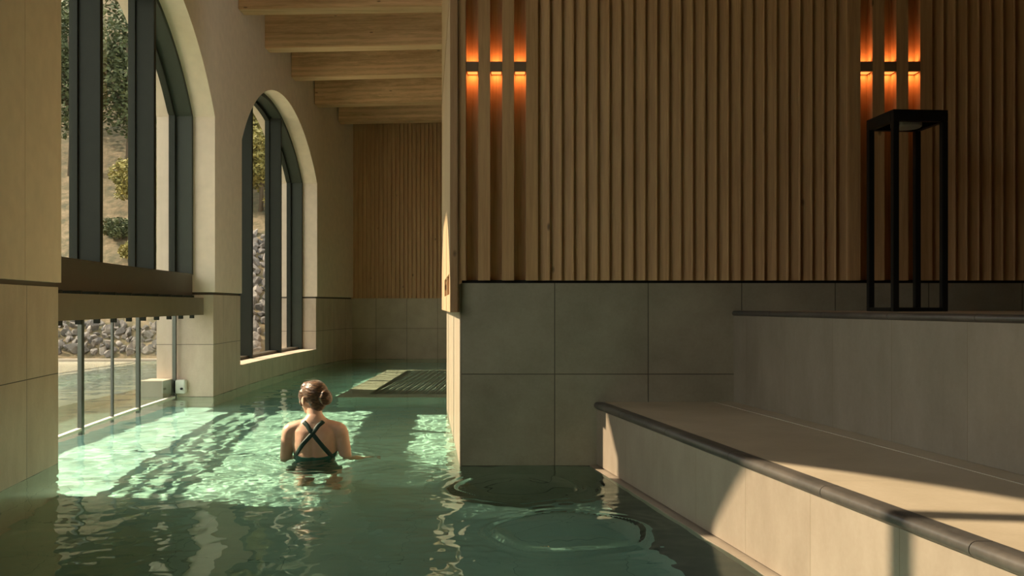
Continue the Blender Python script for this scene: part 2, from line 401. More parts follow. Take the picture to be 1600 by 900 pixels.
# plain side cladding which hangs lower than the front
def CX(y): return -.401 - .093*(y-5.95)
cl = MB()
def side_piece(ya, yb, z0, z1, d=.058):
    cl.hexa([(CX(ya),ya,z0),(CX(ya)+d,ya,z0),(CX(yb)+d,yb,z0),(CX(yb),yb,z0),(CX(ya),ya,z1),(CX(ya)+d,ya,z1),(CX(yb)+d,yb,z1),(CX(yb),yb,z1)])
BV0, BV1 = 3.07, 3.17; N0, N1 = 1.125, 1.265
nich = [(6.22, 6.95), (7.04, 7.9)]
side_piece(5.95, 9.3, 1.005, N0)
side_piece(5.95, nich[0][0], N0, N1); side_piece(nich[0][1], nich[1][0], N0, N1); side_piece(nich[1][1], 9.3, N0, N1)
side_piece(5.95, 9.3, N1, BV0); side_piece(5.95, 9.3, BV1, TOP)
y = 5.95
while y < 9.3: side_piece(y, min(y+.035, 9.3), BV0, BV1); y += .062
cb_ = struct('wall_block_cladding', cl, wood_mat('side_cladding', (.38,.26,.15), (.54,.39,.24), 'Z'))
bk = MB()
for ya, yb in nich:
    bk.hexa([(CX(ya)+.018,ya,N0),(CX(ya)+.055,ya,N0),(CX(yb)+.055,yb,N0),(CX(yb)+.018,yb,N0),(CX(ya)+.018,ya,N1),(CX(ya)+.055,ya,N1),(CX(yb)+.055,yb,N1),(CX(yb)+.018,yb,N1)])
sub('recessed_panel', bk, wood_mat('recess_wood', (.33,.18,.08), (.46,.28,.14), 'Z'), cb_)
bk = MB(); bk.hexa([(CX(5.96)+.03,5.96,BV0),(CX(5.96)+.056,5.96,BV0),(CX(9.29)+.056,9.29,BV0),(CX(9.29)+.03,9.29,BV0),(CX(5.96)+.03,5.96,BV1),(CX(5.96)+.056,5.96,BV1),(CX(9.29)+.056,9.29,BV1),(CX(9.29)+.03,9.29,BV1)])
sub('vent_backing', bk, M['dark'], cb_)
cn = MB(); cn.box(-.401, -.358, 5.930, 5.9495, 1.005, TOP); cn.box(-.3565, -.352, 5.922, 5.9495, 1.005, TOP)
cn.box(-.3505, -.342, 5.936, 5.9495, 1.005, TOP); struct('wall_block_corner', cn, wood_mat('corner_wood', (.30,.17,.08), (.46,.29,.16), 'Z'))
cn = MB(); cn.box(-.341, -.3005, 5.944, 5.975, 1.212, TOP); struct('wall_block_corner', cn, M['wood'])

# wall lights set into the grooves
lamp_m = simple('lamp_body', (.20,.13,.075), .6)
names = {0: 'leftmost of the three slim orange wall lights on the left of the slatted wall', 2: 'middle of the three slim orange wall lights on the left of the slatted wall',
         4: 'rightmost of the three slim orange wall lights on the left of the slatted wall', 33: 'leftmost of the three slim orange wall lights above the black lantern',
         35: 'middle of the three slim orange wall lights above the black lantern', 37: 'rightmost of the three slim orange wall lights above the black lantern'}
proto = None
for i in LAMPS:
    x0 = X0 + i*P; cxp = x0+P/2
    r = empty('wall_light', (cxp, 6.035, LZ0)); tag(r, names[i], 'wall light', 'slim wall lights set in grooves of the slatted wall')
    if proto is None:
        q = MB(); h = LZ1-LZ0; w = P/2-.001
        q.box(-w, w, -.086, -.002, 0, h)
        me = q.mesh('housing'); o = link_mesh('housing', me, lamp_m, None, bevel=.001); o.parent = r
        q = MB(); q.box(-w+.006, w-.006, -.07, -.006, -.0012, -.0002)
        em, nt, b, N, L = newmat('warm_diffuser'); b.inputs['Emission Color'].default_value = (1,.33,.07,1); b.inputs['Emission Strength'].default_value = 1.3
        d = link_mesh('diffuser', q.mesh('diffuser'), em, None); d.parent = r
        proto = (o, d)
    else:
        for s_ in proto:
            c = s_.copy(); COL.objects.link(c); c.parent = r
    for up in (1, -1):
        ld = bpy.data.lights.new('wall_light_glow', 'AREA'); ld.shape = 'RECTANGLE'; ld.size = .06; ld.size_y = .056; ld.energy = .22; ld.color = (1,.33,.10); ld.spread = math.radians(150)
        lo = bpy.data.objects.new('wall_light_glow', ld); COL.objects.link(lo); lo.parent = r
        lo.location = (0, -.033, LZ1-LZ0+.002 if up > 0 else -.003); lo.rotation_euler = (PI if up > 0 else 0, 0, 0)

# ------------------------------------------------------------------ rest of the shell
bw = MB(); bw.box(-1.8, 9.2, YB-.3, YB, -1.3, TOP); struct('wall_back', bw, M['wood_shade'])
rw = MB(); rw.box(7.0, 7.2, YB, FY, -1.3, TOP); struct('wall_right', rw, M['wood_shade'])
rw = MB(); rw.box(4.0, 4.2, 9.3, YF, -1.3, TOP); struct('wall_right_far', rw, M['wood_far'])
ce = MB(); ce.box(-4.5, 7.2, YB-.3, YF+.3, 5.36, 5.5); struct('ceiling', ce, M['ceil'])
rf = MB(); strip(rf, frange(YB, YF, 30), 5.22, 5.36, .68, 1.95); struct('roof_eaves', rf, simple('eaves', (.3,.27,.2), .8))
rf = MB(); rf.box(-4.3, 7.4, YB-.4, YF+.5, 5.6, 5.8); struct('roof', rf, simple('roofing', (.2,.2,.19), .8))
fl = MB(); fl.box(-3.95, 7.2, YB-.3, YF+.3, -1.4, -1.0); floor = struct('floor', fl, M['pool'])

of = MB(); of.box(-16, -4.75, YB-.3, 17.3, -1.4, -.13); of.box(-4.75, -3.95, YB-.3, 17.3, -1.4, -1.0); struct('floor_outdoor_pool', of, simple('pale_pool_liner', (.86,.66,.57), .7))
beams = [(11.52, 11.40, 4.78), (12.84, 12.64, 4.66), (14.28, 14.0, 4.61), (15.68, 15.36, 4.49), (17.0, 16.75, 4.46)]
BL = ['topmost and nearest visible laminated timber ceiling beam', 'second laminated timber ceiling beam from the top, broad face fully in view',
      'third laminated timber ceiling beam from the top', 'fourth laminated timber ceiling beam from the top', 'lowest and farthest laminated timber ceiling beam above the far slatted wall']
def beam(yl, yr, z, xr, label, w=.25):
    s = (yr-yl)/(-.75+3.45); xl = max(W(yl+i*w/4) for i in range(5))+.001
    yR = yl + s*(xr+3.45); b = MB()
    ch = .03; bm_z = z
    prof = [(0, z+ch*.0), (w, z), (w, 5.358), (0, 5.358)]
    rs = []
    for x, y0 in ((xl, yl), (xl+.12, yl), (xr, yR)): rs.append([(x, y0+a, zz) for a, zz in prof])
    b.rings(rs)
    o = obj('timber_beam', b, M['beam'], bevel=.006); tag(o, label, 'beam', 'laminated timber ceiling beams', 'thing'); return o
for (yl, yr, z), lb in zip(beams, BL): beam(yl, yr, z, 3.98, lb)
for k, y in enumerate((10.15, 8.75, 7.35)):
    beam(y, y-.2, 4.86+.07*k, -.80, 'laminated timber ceiling beam overhead beside the wood clad block')
for k, y in enumerate((5.5, 4.1, 2.7, 1.3, -.1, -1.5)):
    beam(y, y-.1, 5.05, 6.98, 'laminated timber ceiling beam spanning above the seating steps')

# ------------------------------------------------------------------ tiled benches
def L1(y): return .553 + .195*(FY-y)
def L2(y): return 1.449 + .175*(FY-y)
YE = -2.9
def nose(mb, f, ya, yb, z1, t, width, over):
    """coping stone with a rounded nose along the line f"""
    def prof(y):
        pts = []; r = t/2; xc = f(y)-over+r
        for i in range(9):
            a = PI/2 + PI*i/8; pts.append((xc+r*math.cos(a), y, z1-r+r*math.sin(a)))
        pts += [(f(y)+width, y, z1-t), (f(y)+width, y, z1)]
        return pts
    return mb.rings([prof(ya), prof(yb)])
b1 = empty('tiled_bench', (L1(3), 3, 0)); tag(b1, 'lower tiled bench with dark rounded stone edge beside the pool', 'bench')
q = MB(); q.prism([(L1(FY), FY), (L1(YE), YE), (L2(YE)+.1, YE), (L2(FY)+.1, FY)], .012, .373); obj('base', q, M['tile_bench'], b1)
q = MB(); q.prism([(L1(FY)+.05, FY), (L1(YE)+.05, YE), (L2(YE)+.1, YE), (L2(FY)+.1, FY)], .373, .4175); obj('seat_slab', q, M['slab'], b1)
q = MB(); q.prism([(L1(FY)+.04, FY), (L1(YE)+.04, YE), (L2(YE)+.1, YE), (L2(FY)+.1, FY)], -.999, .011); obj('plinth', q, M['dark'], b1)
y = FY-.001; 
edges = [FY-.001, 5.45, 4.7, 3.95, 3.2, 2.45, 1.7, .95, .2, -.55, -1.3, -2.05, YE]
for a, b in zip(edges[:-1], edges[1:]):
    q = MB(); nose(q, L1, a, b+.003, .4185, .046, .049, .018); o = obj('coping', q, M['coping'], b1); sharp_smooth(o, 40)
q = MB(); q.prism([(L2(FY)-.13, FY), (L2(YE)-.13, YE), (L2(YE)-.122, YE), (L2(FY)-.122, FY)], .4175, .4195); obj('joint_strip', q, simple('pale_grout', (.5,.46,.38), .6), b1)
b2 = empty('tiled_bench', (L2(3), 3, .4175)); tag(b2, 'upper tiled bench tier with thin dark stone edge carrying the black lantern', 'bench')
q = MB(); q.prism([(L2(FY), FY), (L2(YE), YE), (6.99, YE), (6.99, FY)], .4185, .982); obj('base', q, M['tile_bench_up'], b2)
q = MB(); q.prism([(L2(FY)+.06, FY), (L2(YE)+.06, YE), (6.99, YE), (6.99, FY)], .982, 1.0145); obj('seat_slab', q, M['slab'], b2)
edges = [FY-.001, 5.9-.45, 4.85, 4.25, 3.65, 3.05, 2.45, 1.7, .95, .2, -.55, -1.3, -2.05, YE]
for a, b in zip(edges[:-1], edges[1:]):
    q = MB(); nose(q, L2, a, b+.003, 1.015, .034, .059, .012); o = obj('coping', q, M['coping'], b2); sharp_smooth(o, 40)
# pale overflow ledge at the water line
q = MB(); q.prism([(L1(FY)-.045, FY-.001), (L1(YE)-.045, YE), (L1(YE)+.035, YE), (L1(FY)+.035, FY-.001)], -.06, .003); struct('trim_8', q, M['tile_bench'])

# ------------------------------------------------------------------ black lantern
ln = empty('floor_lantern', (2.305, 5.352, 1.015)); tag(ln, 'tall black metal frame lantern standing on the upper bench', 'lantern'); ln.rotation_euler = (0,0,math.radians(5))
HL = 1.145; hw = .162; pw = .034
def lpart(name, q, m, bevel=.002): 
    o = link_mesh(name, q.mesh(name), m, None, bevel=bevel); o.parent = ln; return o
for sx in (-1, 1):
    for sy in (-1, 1):
        q = MB(); cx_, cy_ = sx*(hw-pw/2), sy*(hw-pw/2)
        q.box(cx_-pw/2, cx_+pw/2, cy_-pw/2, cy_+pw/2, .0, HL-.065); lpart('post', q, M['black'])
q = MB()
for a, b, c, d in ((-hw,hw,-hw,-hw+pw), (-hw,hw,hw-pw,hw), (-hw,-hw+pw,-hw+pw,hw-pw), (hw-pw,hw,-hw+pw,hw-pw)): q.box(a,b,c,d,HL-.065,HL-.012)
q.box(-hw, hw, -hw, hw, HL-.012, HL); lpart('top', q, M['black'])
q = MB()
for a, b, c, d in ((-hw+pw,hw-pw,-hw,-hw+pw), (-hw+pw,hw-pw,hw-pw,hw), (-hw,-hw+pw,-hw+pw,hw-pw), (hw-pw,hw,-hw+pw,hw-pw)): q.box(a,b,c,d,0,.022)
lpart('base_frame', q, M['black'])
q = MB(); q.rings([[(.085*k*math.cos(t), .085*k*math.sin(t), z) for t in [2*PI*i/28 for i in range(28)]] for k, z in ((.9,HL-.075),(1,HL-.068),(1,HL-.02))])
o = lpart('lamp_disc', q, simple('frosted_disc', (.5,.53,.5), .4), 0)

# ------------------------------------------------------------------ submerged bubble bench
sb = empty('submerged_bubble_bench', (-1, 12.6, -.3)); tag(sb, 'submerged bubble bench with pale stone rim and metal slats under the water', 'bubble bench')
x0, x1, ya, yb, rw_ = -2.03, 1.2, 10.5, 14.9, .33
q = MB(); q.box(x0, x0+rw_, ya, yb, -.09, -.04); q.box(x0+rw_, x1, ya, ya+.36, -.09, -.04); q.box(x0+rw_, x1, yb-.1, yb, -.09, -.04)
obj('rim', q, M['sill'], sb, bevel=.004)
q = MB(); q.box(x0+.03, x1, ya+.03, yb, -.999, -.36); q.box(x0+.03, x0+rw_, ya+.03, yb, -.36, -.091); q.box(x0+rw_, x1, ya+.03, ya+.36, -.36, -.091)
obj('base', q, M['pool'], sb)
x = x0+rw_+.05
while x < x1-.03:
    q = MB(); q.tube([(x, ya+.36, -.10), (x+.12, yb-.1, -.10)], .022, 8); obj('slat', q, M['steel'], sb, smooth=True); x += .092
q = MB(); q.box(x0+rw_, x1, ya+.361, yb-.1, -.355, -.17); obj('tray', q, simple('dark_tray', (.10,.14,.12), .7), sb)

# ------------------------------------------------------------------ outdoors
ot = MB(); ot.box(-16, -7.1, -3, 17.25, -.3, -.01); oo = obj('outdoor_pool_water', ot, M['outwater']); tag(oo, kind='stuff')
tag(oo, 'pale still water of the outdoor pool beyond the glass screen', 'water')
ke = MB(); ke.box(-16, -3.9, 17.2, 17.45, -.3, .035); tag(obj('pool_edge_wall', ke, simple('weathered_kerb', (.30,.265,.22), .8)), 'low pale stone kerb at far side of outdoor pool', 'kerb')
def rockline(x): return 18.35 + 3.3*min(1, max(0, (x+6.6)/1.5))
def hill_z(x, y): 
    d = max(0, y-17.4)
    return .03 + .6*d*(1+.004*d) + .12*noise.noise(Vector((x*.6, y*.6, 3))) * min(1, d) 
hm = MB(); nx, ny = 90, 90; vs = []
for j in range(ny+1):
    y = 17.4 + 32*(j/ny)**1.5
    for i in range(nx+1):
        x = -26 + 21.9*i/nx; vs.append((x, y, hill_z(x, y)))
hm.add(vs, [(j*(nx+1)+i, j*(nx+1)+i+1, (j+1)*(nx+1)+i+1, (j+1)*(nx+1)+i) for j in range(ny) for i in range(nx)])
m, nt, b, N, L = newmat('dry_slope'); mp = coords(N, L, (1,1,1)); n = N.new('ShaderNodeTexNoise'); n.inputs['Scale'].default_value = 3; n.inputs['Detail'].default_value = 10; n.inputs['Roughness'].default_value = .75
L.new(mp.outputs[0], n.inputs[0]); r = ramp(N, [(.34, (.03,.034,.015)), (.46, (.09,.075,.035)), (.56, (.17,.125,.07)), (.7, (.24,.19,.115))]); L.new(n.outputs[0], r.inputs[0]); L.new(r.outputs[0], b.inputs['Base Color']); b.inputs['Roughness'].default_value = .9
bp = N.new('ShaderNodeBump'); bp.inputs['Strength'].default_value = .8; bp.inputs['Distance'].default_value = .08; L.new(n.outputs[0], bp.inputs['Height']); L.new(bp.outputs[0], b.inputs['Normal'])
hill = struct('hillside_ground', hm, m, smooth=True)
wm_ = MB(); vs = []; n1, n2 = 40, 60  # unseen west bank, added to block low sky light reaching deep indoors
for j in range(n2+1):
    y = -24 + 60*j/n2
    for i in range(n1+1):
        x = -16.5 - 24*i/n1; vs.append((x, y, -.1 + min(9.5, .5*(-16.5-x)) + .35*noise.noise(Vector((x*.3, y*.3, 9)))*min(1, i/4)))
wm_.add(vs, [(j*(n1+1)+i, (j+1)*(n1+1)+i, (j+1)*(n1+1)+i+1, j*(n1+1)+i+1) for j in range(n2) for i in range(n1)])
struct('sky_block_hill_west', wm_, m, smooth=True)
# rocks
m, nt, b, N, L = newmat('grey_rock'); oi = N.new('ShaderNodeObjectInfo'); mp = coords(N, L, (1,1,1)); n = N.new('ShaderNodeTexNoise'); n.inputs['Scale'].default_value = 4; n.inputs['Detail'].default_value = 8
L.new(mp.outputs[0], n.inputs[0]); ad = N.new('ShaderNodeMath'); ad.operation = 'MULTIPLY_ADD'; ad.inputs[1].default_value = .5; L.new(oi.outputs['Random'], ad.inputs[0]); L.new(n.outputs[0], ad.inputs[2])
r = ramp(N, [(.35, (.035,.034,.036)), (.7, (.12,.11,.105)), (1.0, (.25,.225,.205))]); L.new(ad.outputs[0], r.inputs[0]); L.new(r.outputs[0], b.inputs['Base Color']); b.inputs['Roughness'].default_value = .85
rock_m = m
rnd = random.Random(4); rocks = []
for v in range(6):
    bm = bmesh.new(); bmesh.ops.create_icosphere(bm, subdivisions=3, radius=.5)
    for _ in range(14):
        nrm = Vector((rnd.gauss(0,1), rnd.gauss(0,1), rnd.gauss(0,1))).normalized(); d = rnd.uniform(.20, .36)
        for vv in bm.verts:
            k = vv.co.dot(nrm)
            if k > d: vv.co -= nrm*(k-d)
    for vv in bm.verts: vv.co *= 1+.08*noise.noise(vv.co*5+Vector((v,0,0)))
    me = bpy.data.meshes.new('rock'); bm.to_mesh(me); bm.free(); me.materials.append(rock_m); rocks.append(me)
cnt = 0
def put_rock(x, y, s):
    o = bpy.data.objects.new('rock', rnd.choice(rocks)); COL.objects.link(o)
    o.location = (x, y, hill_z(x, y)+s*.12); o.rotation_euler = (rnd.uniform(0,6), rnd.uniform(0,6), rnd.uniform(0,6))
    o.scale = (s*rnd.uniform(.9,1.5), s*rnd.uniform(.8,1.2), s*rnd.uniform(.7,1.0))
    tag(o, 'jagged grey rock on the bank beyond the outdoor pool', 'rock', 'grey rocks piled on the bank beyond the outdoor pool')
for (da, db, yb_, sc_) in ((-.515, -.375, 18.5, 1), (-.288, -.258, 21.8, 1.3)):
    y = 17.56
    while y < yb_:
        x = da*y - .12 + rnd.uniform(0, .1)
        while x < db*y+.12:
            s = rnd.uniform(.13, .27)*sc_
            if y+rnd.uniform(-.2,.2) < yb_ and cnt < 298: put_rock(x, y+rnd.uniform(-.07,.07), s); cnt += 1
            x += s*.82
        y += .145*sc_
# leafy shrubs on the slope
leafm = {}
def leaf_mat(name, c1, c2):
    m, nt, b, N, L = newmat(name); mp = coords(N, L, (1,1,1)); n = N.new('ShaderNodeTexNoise'); n.inputs['Scale'].default_value = 5
    L.new(mp.outputs[0], n.inputs[0]); r = ramp(N, [(.35, c1), (.65, c2)]); L.new(n.outputs[0], r.inputs[0]); L.new(r.outputs[0], b.inputs['Base Color']); b.inputs['Roughness'].default_value = .7
    return m
LM = [leaf_mat('leaves_dark', (.03,.045,.015), (.09,.11,.04)), leaf_mat('leaves_yellow', (.14,.13,.03), (.33,.28,.08))]
bark = simple('bark', (.10,.075,.05), .9)
def shrub(x, y, rx, h, n, mi, label, seed):
    rn = random.Random(seed); z = hill_z(x, y); r = empty('tree' if h > 3 else 'shrub', (x, y, z)); tag(r, label, 'tree' if h > 3 else 'shrub', 'trees and shrubs on the hillside')
    q = MB()
    for k in range(n):
        while True:
            u = Vector((rn.uniform(-1,1), rn.uniform(-1,1), rn.uniform(-1,1)))
            if .35 < u.length < 1: break
        u *= .75+.35*noise.noise(u*2+Vector((seed,0,0)))
        c = Vector((x+u.x*rx, y+u.y*rx, z+h*(.58 if h > 1 else .42)+u.z*h*.45)); s = rn.uniform(.05,.10)*(.55+h*.08)
        a = Vector((rn.gauss(0,1), rn.gauss(0,1), rn.gauss(0,.6))).normalized(); b_ = a.cross(Vector((rn.gauss(0,1), rn.gauss(0,1), rn.gauss(0,1)))).normalized()
        q.add([c-a*s, c-b_*s*.45, c+a*s, c+b_*s*.45], [(0,1,2,3)])
    link_mesh('crown', q.mesh('crown'), LM[mi], r, recalc=False)
    t = MB(); t.tube([(x,y,z-.2),(x+.05,y,z+h*.4),(x,y,z+h*.85)], [.03*h,.02*h,.006*h], 8)
    for k in range(5):
        a = 2*PI*k/5; t.tube([(x+.03,y,z+h*.3),(x+math.cos(a)*rx*.6,y+math.sin(a)*rx*.6,z+h*.7)], [.012*h,.003*h], 6)
    obj('trunk', t, bark, r, smooth=True)
spots = [(-11.9,24.8,1.4,5.0,0),(-9.3,22.7,.8,1.5,1),(-10.15,24.3,1.5,5.0,0),(-10.6,28.5,2.2,6.5,0),(-13.8,27.5,2,5,0),(-12.6,31.5,2.6,8,0),(-15.6,33,2.6,8,0),(-14.2,38,3.4,9,0),(-7.2,24.0,1.4,3.4,1),(-6.3,22.9,.9,2.2,1),(-8.2,28,2,5.5,0),(-6.8,26.5,1.6,4,1),(-8.55,20.6,.35,.6,1),(-9.25,21.6,.6,.7,0),(-5.75,22.7,.5,.9,1)]
places = ['at the left edge of the near window', 'yellow green and small at the foot of the dark ones', 'between the two mullions of the near window', 'tall behind the small yellow one', 'left edge of the slope', 'highest up behind the near window', 'far left up the slope', 'farthest and largest at the top of the slope',
          'seen through the narrow far window', 'smallest, just above the rocks in the far window', 'dark, behind the ones in the far window', 'yellow green, high in the far window', 'tiny, lowest on the bare slope', 'dark and low on the bare slope', 'tiny, at the top of the rocks in the far window']
for i, (x, y, rx, h, mi) in enumerate(spots):
    shrub(x, y, rx, h, 7000 if h > 1 else 1500, mi, ('dark leafy tree on the hillside, ' if mi == 0 else 'leafy shrub on the hillside, ')+places[i], i)

# ------------------------------------------------------------------ pool water
WX, WY = -1.355, 6.30          # where the swimmer stands
rng = np.random.default_rng(7)
def grid_axis(a, b, fine0, fine1, df, dc):
    l = [a]
    while l[-1] < b: l.append(l[-1] + (df if fine0 <= l[-1] < fine1 else dc))
    return np.array(l)
XS = grid_axis(-7.0, 3.9, -3.2, 1.4, .014, .05)
YS = grid_axis(-.2, 17.95, 2.8, 8.0, .014, .035)
XX, YY = np.meshgrid(XS, YS)
Z = np.zeros_like(XX)
for k in range(110):
    lam = math.exp(rng.uniform(math.log(.055), math.log(1.1))); th = rng.uniform(0, 2*PI)
    kx, ky = 2*PI/lam*math.cos(th), 2*PI/lam*math.sin(th)
    amp = .00024*(lam/.3)**.95
    Z += amp*np.sin(kx*XX+ky*YY+rng.uniform(0, 6.28))
# calmer close to the glass, livelier round the swimmer and the jets
dW = np.hypot(XX-WX, YY-WY)
mod = .75 + 1.5*np.exp(-(dW/.8)**2) + 1.0*np.exp(-((XX+.35)**2/.15+(YY-4.8)**2/4)) + .9*np.exp(-((XX-.2)**2+(YY-4.4)**2)/.4)
Z *= mod
Z += .004*np.exp(-((dW-.3)/.3)**2)*np.sin(2*PI*dW/.13)
edge = np.zeros_like(Z)
for (cx_, cy_, r_) in ((.045, 5.30, .345), (.255, 4.24, .345)):
    d = np.hypot(XX-cx_, YY-cy_) + .012*np.sin(5*np.arctan2(YY-cy_, XX-cx_)+cx_*9)
    u = np.clip(1-(d/r_)**2, 0, 1); ins = (d < r_)
    Z = np.where(ins, Z*.3 + .050*u**.6, Z) + .010*np.exp(-((d-r_-.022)/.012)**2)
    Z += .004*np.sin(2*PI*(d-r_-.02)/.075)*np.exp(-np.maximum(d-r_, 0)/.10)*(~ins)
nyv, nxv = XX.shape
V = np.stack([XX, YY, Z], -1).reshape(-1, 3)
I = np.arange(nyv*nxv).reshape(nyv, nxv)
F = np.stack([I[:-1,:-1], I[:-1,1:], I[1:,1:], I[1:,:-1]], -1).reshape(-1, 4)
cxf = V[F].mean(1)
keep = (cxf[:,0] > (-3.47+(cxf[:,1]-13)**2/100)-.50) | (cxf[:,1] > 0)
keep &= ~((cxf[:,1] > 6.0) & (cxf[:,1] < 9.28) & (cxf[:,0] > (-.332-.0973*(cxf[:,1]-5.98))+.02))
keep &= ~((cxf[:,1] <= 6.0) & (cxf[:,0] > .553+.195*(5.98-cxf[:,1])+.03))
F = F[keep]
me = bpy.data.meshes.new('pool_water'); me.vertices.add(len(V)); me.vertices.foreach_set('co', V.ravel())
me.loops.add(F.size); me.loops.foreach_set('vertex_index', F.ravel()); me.polygons.add(len(F))
me.polygons.foreach_set('loop_start', np.arange(len(F))*4); me.polygons.foreach_set('loop_total', np.full(len(F), 4))
me.polygons.foreach_set('use_smooth', np.ones(len(F), bool)); me.update(); me.validate()
me.materials.append(M['water'])
water = bpy.data.objects.new('pool_water', me); COL.objects.link(water)
tag(water, 'rippled green water of the indoor pool with two swelling jet discs', 'water', kind='stuff')
water.cycles.is_caustics_caster = True

# ------------------------------------------------------------------ daylight portals in the window openings (they only guide the sky light)
for (a, b), s in list(zip(OPEN, SPR))[1:]:
    ld = bpy.data.lights.new('portal', 'AREA'); ld.shape = 'RECTANGLE'; c = (a+b)/2
    ld.size = b-a+.3; ld.size_y = 4.4
    ld.cycles.is_portal = True
    lo = bpy.data.objects.new('portal', ld); COL.objects.link(lo); lo.location = (min(W(a), W(b), W(c))-.75, c, 2.15)
    d = Vector((1, 0, 0)); lo.rotation_euler = (-d).to_track_quat('Z', 'Y').to_euler()
    ang = math.atan2(W(b)-W(a), b-a); lo.rotation_euler.rotate_axis('Y', 0)

# ------------------------------------------------------------------ the swimmer, seen from behind, head turned to the window
skin_m, nt, b, N, L = newmat('skin'); mp = coords(N, L); n = N.new('ShaderNodeTexNoise'); n.inputs['Scale'].default_value = 14; n.inputs['Detail'].default_value = 4
L.new(mp.outputs[0], n.inputs[0]); r = ramp(N, [(.3, (.66,.41,.29)), (.7, (.77,.51,.38))]); L.new(n.outputs[0], r.inputs[0]); L.new(r.outputs[0], b.inputs['Base Color'])
b.inputs['Roughness'].default_value = .42; b.inputs['Subsurface Weight'].default_value = .12; b.inputs['Subsurface Radius'].default_value = (.02,.008,.004); b.inputs['Subsurface Scale'].default_value = .5
hair_m, nt, b, N, L = newmat('brown_hair'); mp = coords(N, L, (.5,.5,2.2)); n = N.new('ShaderNodeTexNoise'); n.inputs['Scale'].default_value = 60; n.inputs['Detail'].default_value = 4; n.inputs['Distortion'].default_value = .7
L.new(mp.outputs[0], n.inputs[0]); r = ramp(N, [(.38, (.03,.014,.007)), (.68, (.24,.125,.06))]); L.new(n.outputs[0], r.inputs[0]); L.new(r.outputs[0], b.inputs['Base Color'])
b.inputs['Roughness'].default_value = .38; b.inputs['Sheen Weight'].default_value = .2
suit_m = simple('dark_green_swimsuit', (.012,.045,.035), .55)
suit_b = simple('green_swimsuit', (.02,.13,.095), .5)

def remesh(mb, voxel, smooth_it, name):
    me = mb.mesh(name+'_raw'); o = bpy.data.objects.new(name+'_raw', me); COL.objects.link(o)
    bm = bmesh.new(); bm.from_mesh(me); bmesh.ops.recalc_face_normals(bm, faces=bm.faces); bm.to_mesh(me); bm.free()
    r = o.modifiers.new('r', 'REMESH'); r.mode = 'VOXEL'; r.voxel_size = voxel; r.use_smooth_shade = True
    s = o.modifiers.new('s', 'SMOOTH'); s.factor = .5; s.iterations = smooth_it
    dg = bpy.context.evaluated_depsgraph_get(); out = bpy.data.meshes.new_from_object(o.evaluated_get(dg)); out.name = name
    bpy.data.objects.remove(o); bpy.data.meshes.remove(me); return out

